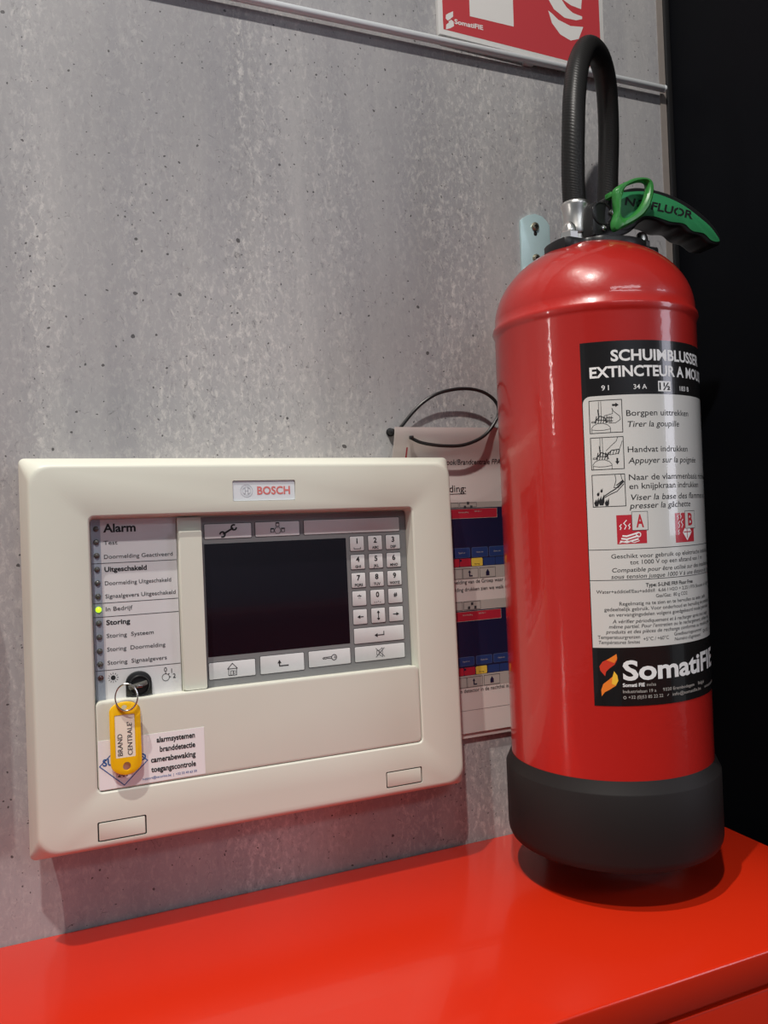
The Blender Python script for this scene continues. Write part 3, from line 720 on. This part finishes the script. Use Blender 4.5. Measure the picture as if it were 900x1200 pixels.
# label round the tank
TH0 = R(-86.5); LR = ER + .00025
def wrap(u, v, lay):
    t = TH0 + u/ER; r_ = LR + .00005*lay; return (EX + r_*math.cos(t), EY + r_*math.sin(t), v)
k = Ink(wrap, .0025)
k.rect(-.0748, .1700, .0748, .4655, 'lab_black', 0, 48)
lo, hi = .2172, .4215
k.rect(-.0742, lo, .0742, hi-.006, 'lab_white', 1, 48)
k.rect(-.0682, hi-.006, .0682, hi, 'lab_white', 1, 44)
for s in (-1, 1): k.poly([(s*.0682, hi-.006)] + [(s*(.0682+.006*math.sin(PI/2*i/6)), hi-.006+.006*math.cos(PI/2*i/6)) for i in range(7)], 'lab_white', 1)
k.build('label', ext).location = (-EX, -EY, -.034)
label = [o for o in bpy.data.objects if o.name == 'label'][0]
k = Ink(wrap, .0025)
k.text('SCHUIMBLUSSER', -.0509, .4492, .0086, 'white_ink', u1=.0509, bold=True)
k.text('EXTINCTEUR A MOUSSE', -.0679, .4364, .0084, 'white_ink', u1=.0679, bold=True)
k.text('9 l', -.0591, .4258, .0040, 'white_ink', u1=-.0533); k.text('34 A', -.0335, .4258, .0038, 'white_ink', u1=-.0221); k.text('183 B', .0123, .4250, .0038, 'white_ink', u1=.0256)
k.rect(-.0116, .4238, .0015, .4322, 'white_ink', 2); k.text('1½', -.0106, .4252, .0056, 'ink', u1=.0006, bold=True, lay=3)
# three pictures
for z0, z1 in ((.3914, .4178), (.3618, .3877), (.3316, .3575)):
    k.frame(-.0693, z0, -.0437, z1, .0006, 'ink', 2)
def ext_pic(z0):
    b = lambda pts, wd=.0004, c=False: k.line([(-.0693+x, z0+z) for x, z in pts], wd, 'ink', 2.3, c)
    b([(.0015, .0005), (.0012, .0042), (.003, .0064), (.006, .0078), (.0105, .0078), (.0142, .0062), (.0160, .0040), (.0160, .0005)]); b([(.0012, .0030), (.006, .0022), (.011, .0022), (.0160, .0030)])
    b([(.0072, .0130), (.0074, .0255)]); b([(.0092, .0130), (.0092, .0255)]); b([(.0070, .0130), (.0066, .0190), (.0074, .0150)], .0006)
    b([(.0015, .0086), (.0050, .0086), (.0050, .0096), (.0015, .0096)], .0004, True)
    for a in range(5): b([(.0045+.002*a, .0080), (.0055+.002*a, .0135)], .0007)
    b([(.0040, .0092), (.0080, .0138), (.0120, .0120), (.0135, .0085)], .0007)
    b([(.0045, .0108), (.0130, .0102)], .0006)
ext_pic(.3914); ext_pic(.3618)
h = lambda z0, pts, wd=.0004: k.line([(-.0693+x, z0+z) for x, z in pts], wd, 'ink', 2.4)
h(.3914, [(.0120, .0140), (.0180, .0152), (.0182, .0190), (.0176, .0196), (.0190, .0170), (.0236, .0130), (.0240, .0105)]); h(.3914, [(.0150, .0078), (.0200, .0076), (.0240, .0102)])
for i in range(4): h(.3914, [(.0130+.0012*i, .0082), (.0134+.0013*i, .0132)], .0005)
h(.3914, [(.0118, .0098), (.0180, .0094)], .0006); h(.3914, [(.0130, .0122), (.0182, .0118)], .0005)
k.poly([(-.0693+x, .3914+z) for x, z in ((.0180, .0214), (.0180, .0230), (.0206, .0230), (.0206, .0240), (.0232, .0222), (.0206, .0204), (.0206, .0214))], 'ink', 2.5)
h(.3618, [(.0118, .0150), (.0160, .0190), (.0200, .0225), (.0212, .0255)]); h(.3618, [(.0118, .0128), (.0150, .0116), (.0210, .0124), (.0236, .0190), (.0248, .0225)])
for i in range(4): h(.3618, [(.0148+.0022*i, .0120), (.0158+.0022*i, .0152)], .0005)
h(.3618, [(.0110, .0098), (.0160, .0152), (.0220, .0158)], .0007)
k.poly([(-.0693+x, .3618+z) for x, z in ((.0196, .0088), (.0210, .0088), (.0210, .0062), (.0220, .0062), (.0203, .0036), (.0186, .0062), (.0196, .0062))], 'ink', 2.5)
h(.3316, [(.0085, .0082), (.0140, .0118), (.0180, .0140), (.0240, .0200)], .0008); h(.3316, [(.0088, .0072), (.0146, .0102), (.0190, .0120), (.0248, .0180)], .0006)
h(.3316, [(.0180, .0255), (.0186, .0210), (.0168, .0150), (.0200, .0150), (.0246, .0195)], .0005); h(.3316, [(.0226, .0255), (.0232, .0220), (.0252, .0190)], .0005); h(.3316, [(.0190, .0170), (.0236, .0205)], .0008)
for x, z, s in ((.0016, .0006, 1.0), (.0052, .0012, 1.25), (.0098, .0006, .9), (.0036, .0088, .55), (.0064, .0116, .5)):
    k.poly([(-.0693+x+dx*s, .3316+z+dz*s) for dx, dz in ((0, 0), (-.0008, .0026), (.0012, .0060), (.0012, .0036), (.0030, .0072), (.0030, .0020), (.0022, 0))], 'ink', 2.5)
for s, z, x1, it in (('Borgpen uittrekken', .4042, .0231, 0), ('Tirer la goupille', .3952, .0100, 1), ('Handvat indrukken', .3747, .0198, 0), ('Appuyer sur la poignée', .3657, .0336, 1),
    ('Naar de vlammenbasis richten', .3522, .0600, 0), ('en knijpkraan indrukken', .3450, .0367, 0), ('Viser la base des flammes et', .3359, .0560, 1), ('presser la gâchette', .3292, .0212, 1)):
    k.text(s, -.0404, z, .0047, 'ink', u1=x1 - (.0009 if it else 0), italic=bool(it))
# class symbols
k.rect(-.0517, .3008, -.0275, .3243, 'lab_red', 2, 3); k.rect(-.0001, .2998, .0240, .3240, 'lab_red', 2, 3)
for a, b, z0, z1, s in ((-.0394, -.0262, .3116, .3266, 'A'), (.0119, .0262, .3110, .3254, 'B')):
    k.rect(a, z0, b, z1, 'lab_white', 3, 2); k.frame(a, z0, b, z1, .0004, 'grey_ink', 3.5); k.text(s, (a+b)/2-.0032, z0+.0026, .0098, 'lab_red', u1=(a+b)/2+.0032, bold=True, lay=4)
for u, z, s in ((-.0490, .3125, 1.0), (-.0455, .3128, 1.7), (-.0420, .3128, 1.0), (.0030, .3185, 1.0), (.0062, .3195, 1.2), (.0040, .3120, 1.3), (.0075, .3120, 1.6), (.0035, .3065, .9)):
    k.line([(u, z), (u+.0008*s, z+.0015*s), (u-.0003*s, z+.0028*s), (u+.0010*s, z+.0042*s)], .0007, 'white_ink', 3)
for i in range(3): k.line([(-.0490+.001*i, .3030+.0022*i), (-.0440, .3022+.0024*i), (-.0350, .3045+.0025*i)], .0013, 'white_ink', 3)
k.circle(-.0345, .3080, .0018, .0008, 'white_ink', 3); k.line([(-.0500, .3018), (-.0440, .3034), (-.0380, .3018), (-.0340, .3030)], .0006, 'white_ink', 3)
k.poly([(.0140, .3010), (.0085, .3078), (.0110, .3112), (.0180, .3112), (.0205, .3078)], 'white_ink', 3); k.line([(.0140, .3035), (.0140, .3105)], .0008, 'lab_red', 4); k.line([(.0100, .3082), (.0192, .3082)], .0008, 'lab_red', 4)
k.rect(-.0742, .2964, .0742, .2969, 'ink', 2, 40); k.rect(-.0742, .2716, .0742, .2721, 'ink', 2, 40)
def cen(s, u0, u1, z, h_, it=False, bo=False): k.text(s, u0, z, h_, 'ink', u1=u1, italic=it, bold=bo)
cen('Geschikt voor gebruik op elektrische installaties', -.0569, .0590, .2894, .0034); cen('tot 1000 V op een afstand van 1 m', -.0423, .0380, .2842, .0034)
cen('Compatible pour être utilisé sur des installations', -.0570, .0580, .2782, .0034, True); cen('sous tension jusque 1000 V à une distance de 1 m', -.0576, .0570, .2730, .0034, True)
cen('Type: S-LINE FR9 Fluor Free', -.0302, .0190, .2656, .0029, False, True); cen('Water+additief/Eau+additif:  6,66 l H2O + 2,25 l FFX Booster A = 0,09 l FFX', -.0697, .0640, .2612, .0027); cen('Gas/Gaz:  80 g CO2', -.0218, .0110, .2566, .0027)
cen('Regelmatig na te zien en te hervullen na ieder, zelfs', -.0521, .0420, .2512, .0029); cen('gedeeltelijk gebruik. Voor onderhoud en hervulling de producten', -.0641, .0540, .2468, .0029); cen('en vervangingsdelen volgens goedgekeurd model gebruiken', -.0606, .0500, .2424, .0029)
cen('A vérifier périodiquement et à recharger après tout usage', -.0580, .0460, .2370, .0029, True); cen('même partiel. Pour l\'entretien ou le rechargement, utiliser des', -.0610, .0500, .2328, .0029, True); cen('produits et des pièces de rechange conformes au modèle agréé', -.0632, .0520, .2286, .0029, True)
cen('Temperatuurgrenzen', -.0700, -.0367, .2243, .0028); cen('Températures limites', -.0699, -.0372, .2202, .0027, True); cen('+5°C / +60°C', -.0341, -.0115, .2222, .0028)
cen('Goedkeuringsnummer', -.0060, .0308, .2243, .0027); cen('Numéro d\'agrément', -.0058, .0284, .2202, .0026, True); cen('DV 023', .0340, .0480, .2222, .0026)
# maker's band
k.text('SomatiFIE', -.0516, .1912, .0150, 'white_ink', u1=.0590, bold=True)
k.text('Somati FIE', -.0521, .1855, .0028, 'white_ink', u1=-.0345, bold=True); k.text('nv/sa', -.0328, .1855, .0026, 'pgrey', u1=-.0250)
k.text('Industrielaan 19 a', -.0521, .1805, .0025, 'pgrey', u1=-.0250); k.text('9320 Erembodegem', -.0190, .1805, .0025, 'pgrey', u1=.0150); k.text('België', .0210, .1805, .0025, 'pgrey', u1=.0310)
k.text('+32 (0)53 85 22 22', -.0480, .1758, .0025, 'pgrey', u1=-.0190); k.text('info@somatifie.be', -.0100, .1758, .0025, 'pgrey', u1=.0250); k.text('www.somatifie.be', .0320, .1758, .0025, 'pgrey', u1=.0620)
k.circle(-.0508, .1768, .0010, .0005, 'pgrey'); k.line([(-.0150, .1764), (-.0138, .1776)], .0005, 'pgrey')
up_ = [(-.0560, .2122), (-.0556, .2075), (-.0578, .2035), (-.0620, .2005), (-.0646, .1978), (-.0655, .1942), (-.0690, .1985), (-.0697, .2020), (-.0672, .2058), (-.0618, .2085)]
k.poly(up_, 'flame_r', 2); k.poly([(-.0560, .2122), (-.0556, .2085), (-.0580, .2048), (-.0612, .2062), (-.0640, .2072), (-.0618, .2085)], 'flame_o', 3)
lo_ = [(-.0584, .1982), (-.0560, .1948), (-.0554, .1905), (-.0575, .1865), (-.0625, .1832), (-.0662, .1812), (-.0688, .1778), (-.0690, .1830), (-.0672, .1878), (-.0625, .1915), (-.0592, .1945)]
k.poly(lo_, 'flame_o', 2); k.poly([(-.0584, .1982), (-.0560, .1948), (-.0554, .1905), (-.0575, .1868), (-.0606, .1880), (-.0600, .1930)], 'flame_y', 3)
o = k.build('label_print', label)

# head: flange, nuts, valve, ferrule, hose, lever, pull ring
HY = -.121
bm = bmesh.new(); lathe(bm, [(.030, .5600), (.0385, .5600), (.0395, .5625), (.0385, .5660), (.0350, .5690), (.0330, .5700), (.0100, .5700)], EX+.004, EY-.004, 48); epart('neck_collar', bm, 'blackp')
bm = bmesh.new()
fpts = smooth_closed([(.4450, -.137), (.4450, -.106), (.4660, -.103), (.4760, -.092), (.5000, -.087), (.5250, -.092), (.5350, -.104), (.5500, -.106), (.5500, -.135), (.5330, -.138), (.5220, -.150), (.5000, -.155), (.4760, -.150), (.4640, -.139)], 4)
t = bmesh.new(); prism(t, fpts, -.0050, .0050, .0010)
t2 = Matrix(((1, 0, 0, 0), (0, 0, 1, 0), (0, 1, 0, .5630), (0, 0, 0, 1)))
merge(bm, t, None, t2); epart('flange', bm, 'blackp')
def cap_nut(cx, cy, z):
    bm = bmesh.new(); lathe(bm, [(.0088, z), (.0088, z+.0010), (.0085, z+.0013)], cx, cy, 24)
    lathe(bm, [(.0072, z+.0013), (.0079, z+.0020), (.0079, z+.0085), (.0072, z+.0094)], cx, cy, 6)
    lathe(bm, [(.0061, z+.0092), (.0059, z+.0130), (.0048, z+.0162), (.0028, z+.0183), (.0006, z+.0189)], cx, cy, 20); epart('cap_nut', bm, 'chrome', smooth=30)
cap_nut(.4600, -.124, .5680); cap_nut(.5430, -.121, .5680)
bm = bmesh.new()
FX, FY = .4795, -.108
lathe(bm, [(.0110, .5740), (.0110, .5800), (.0100, .5810), (.0123, .5815), (.0128, .5835), (.0123, .5870), (.0118, .5960), (.0122, .6040), (.0132, .6075), (.0132, .6100), (.0124, .6112), (.0105, .6112)], FX, FY, 36)
epart('ferrule', bm, 'chrome')
bm = bmesh.new()
hp = [(FX, FY, .5950), (FX-.0008, FY, .6100), (.4778, -.109, .6399), (.4794, -.110, .6793), (.4846, -.107, .7137), (.4960, -.100, .7478), (.5163, -.088, .7740), (.5420, -.072, .7790), (.5590, -.060, .7660), (.5690, -.050, .7440), (.5750, -.042, .7150), (.5775, -.036, .6850), (.5780, -.032, .6505), (.5765, -.029, .6150), (.5700, -.027, .5900), (.5600, -.027, .5750)]
pth = smooth_open(hp, 44)
random.seed(3)
tube(bm, pth, .0105, 48, prof=lambda i, a: .01045 + .00020*math.sin(2*PI*(i/3.3 + a*9/48)))
hose = epart('hose', bm, 'rubber', smooth=60)
bm = bmesh.new(); d = Vector((-.55, .02, -.83)).normalized(); tube(bm, [Vector((.5620, -.027, .5780)), Vector((.5610, -.027, .5765)), Vector((.5545, -.0265, .5665)), Vector((.5535, -.0265, .5650))], .0135, 24); epart('nozzle', bm, 'blackp')
# valve body
bm = bmesh.new()
vb = smooth_closed([(.4790, .5740), (.4800, .6010), (.4850, .6035), (.4950, .6040), (.5020, .6130), (.5150, .6165), (.5280, .6080), (.5300, .5920), (.5230, .5830), (.5120, .5770), (.5000, .5740)], 4)
prism(bm, vb, -.1345, -.1065, .0018); valve = epart('valve_body', bm, 'blackp')
bm = bmesh.new(); lathe(bm, [(.0030, -.1340), (.0030, -.1362), (.0018, -.1370)], .4985, 0, 16, 0, 'Y', .5950); lathe(bm, [(.0026, -.1340), (.0026, -.1360), (.0016, -.1366)], .4890, 0, 16, 0, 'Y', .5800); obj('valve_screw', bm, 'steel', valve)
bm = bmesh.new(); lathe(bm, [(.0105, -.1340), (.0105, -.1352), (.0095, -.1356), (.0090, -.1348), (.0030, -.1348)], .4880, 0, 30, 0, 'Y', .5935); obj('valve_boss', bm, 'blackp', valve)
# lever
bm = bmesh.new()
outer = smooth_closed([(.4960, .6075), (.5031, .6140), (.5162, .6188), (.5293, .6219), (.5486, .6223), (.5681, .6198), (.5878, .6143), (.6077, .6046), (.6202, .5950), (.6270, .5856), (.6256, .5790), (.6219, .5775), (.6114, .5781), (.6014, .5835), (.5875, .5853), (.5778, .5908), (.5628, .5900), (.5519, .5932), (.5386, .5939), (.5300, .5895), (.5220, .5830), (.5100, .5800), (.5000, .5850)], 4)
prism(bm, outer, -.1350, -.1080, .0022, seg=3)
lever = epart('lever', bm, 'blackp')
bm = bmesh.new()
green = smooth_closed([(.5029, .6100), (.5244, .6172), (.5436, .6186), (.5630, .6162), (.5826, .6107), (.6020, .6012), (.6146, .5934), (.6240, .5836), (.6228, .5806), (.6142, .5812), (.6054, .5868), (.5914, .5879), (.5816, .5936), (.5666, .5938), (.5569, .5952), (.5472, .5966), (.5351, .5960), (.5277, .5918), (.5180, .5862), (.5060, .5860)], 4)
prism(bm, green, -.1357, -.1340, .0003); gi = obj('lever_inlay', bm, 'green', lever)
gi['label'] = 'green inlay lettered NO FLUOR'
k = Ink(flat(-.1357))
def arc_text(s, x0, z0, x1, z1, h):
    k.text(s, x0, z0, h, 'ink', bold=True, rot=math.atan2(z1-z0, x1-x0))
vs_, _f = text_mesh('NO FLUOR', True); nat = (max(v[0] for v in vs_)-min(v[0] for v in vs_))/CAP
base = len(k.v); k.text('NO FLUOR', 0, 0, .0070, 'ink', u1=.0790, bold=True)
k.v = [(.5126 + p[0] + .30*p[2], -.1359, .6036 - .0045*(p[0]/.079) + .0010*math.sin(PI*p[0]/.079) + p[2]) for p in k.v]
for u in (.166, .765):      # stencil bridges through the round letters
    x = .5126 + .079*u; z = .6036 - .0045*u + .001
    k.v += [(x-.0002, -.13605, z-.0008), (x+.0006, -.13605, z-.0008), (x+.0034, -.13605, z+.0080), (x+.0026, -.13605, z+.0080)]; n0 = len(k.v)
    k.f.append([n0-4, n0-3, n0-2, n0-1]); k.mi.append(k.mat('green'))
k.build('lettering', gi).parent = lever
# pull ring
bm = bmesh.new()
ro = smooth_closed([(.4936, .6114), (.5090, .6207), (.5184, .6243), (.5302, .6252), (.5359, .6212), (.5361, .6118), (.5312, .6000), (.5237, .5907), (.5116, .5829), (.4952, .5747), (.4906, .5752), (.4898, .5806), (.4937, .5902), (.4930, .5994)], 5)
ri = smooth_closed([(.5075, .6149), (.5205, .6203), (.5280, .6203), (.5276, .6127), (.5231, .6028), (.5145, .5934), (.5061, .5883), (.5005, .5891), (.4998, .5983), (.5026, .6076)], 7)
n1 = len(ro); ri = [ri[int(i*len(ri)/n1)] for i in range(n1)]
# start both outlines at the same bearing
import itertools
cx = sum(p[0] for p in ri)/n1; cz = sum(p[1] for p in ri)/n1
ri = [(cx+(x-cx)*1.08, cz+(z-cz)*1.06) for x, z in ri]
st = min(range(n1), key=lambda j: sum((ro[(j+q*7) % n1][0]-ri[(q*7) % n1][0])**2 + (ro[(j+q*7) % n1][1]-ri[(q*7) % n1][1])**2 for q in range(10)))
ro = ro[st:]+ro[:st]
def mixl(f): return [((1-f)*a[0]+f*b[0], (1-f)*a[1]+f*b[1]) for a, b in zip(ro, ri)]
rings = [(0, -.1455), (.08, -.1478), (.3, -.1492), (.7, -.1492), (.92, -.1478), (1, -.1455), (1, -.1435), (.9, -.1420), (.1, -.1420), (0, -.1435)]
vs = [[bm.verts.new((x, y, z)) for x, z in mixl(f)] for f, y in rings]
for a, b in zip(vs, vs[1:]+vs[:1]):
    for i in range(n1): bm.faces.new((a[i], a[(i+1) % n1], b[(i+1) % n1], b[i]))
epart('pull_ring', bm, 'ringgreen')
bm = bmesh.new(); lathe(bm, [(.0022, -.1450), (.0022, -.1330)], .4965, 0, 14, 0, 'Y', .5835); epart('safety_pin', bm, 'steel')
bm = bmesh.new(); box(bm, .4925, .4975, -.1420, -.1335, .6060, .6110, .001); epart('seal_clip', bm, 'ringgreen')

# ------------------------------------------------------------------ unseen wall device added at left so its shadow falls on wall and cabinet
det = thing('unseen_wall_box', 'small red wall box left of the alarm panel, added out of view for its shadow', 'wall box', (-.118, 0, .265))
bm = bmesh.new(); prism(bm, rr(-.071, 0, .071, .15, .006, 4), -.050, 0, .003); obj('body', bm, 'red_cab', det)
bm = bmesh.new(); prism(bm, rr(-.05, .03, .05, .12, .004, 3), -.052, -.049, .0008); obj('front_plate', bm, 'sign_white', det)

# ------------------------------------------------------------------ unseen red counter added across the hall to redden the dark screen's reflection
ctr = thing('reflection_counter', 'low red counter added out of view across the hall for the screen reflection', 'counter', (.8, -2.9, -.92))
bm = bmesh.new(); box(bm, -1.4, 1.4, -.25, .25, .06, .98, .006); obj('carcass', bm, 'red_cab', ctr)
bm = bmesh.new(); box(bm, -1.45, 1.45, -.29, .29, .98, 1.02, .004); obj('counter_top', bm, 'red_cab', ctr)
bm = bmesh.new(); box(bm, -1.38, 1.38, -.22, .22, 0, .06); obj('plinth', bm, 'blackp', ctr)
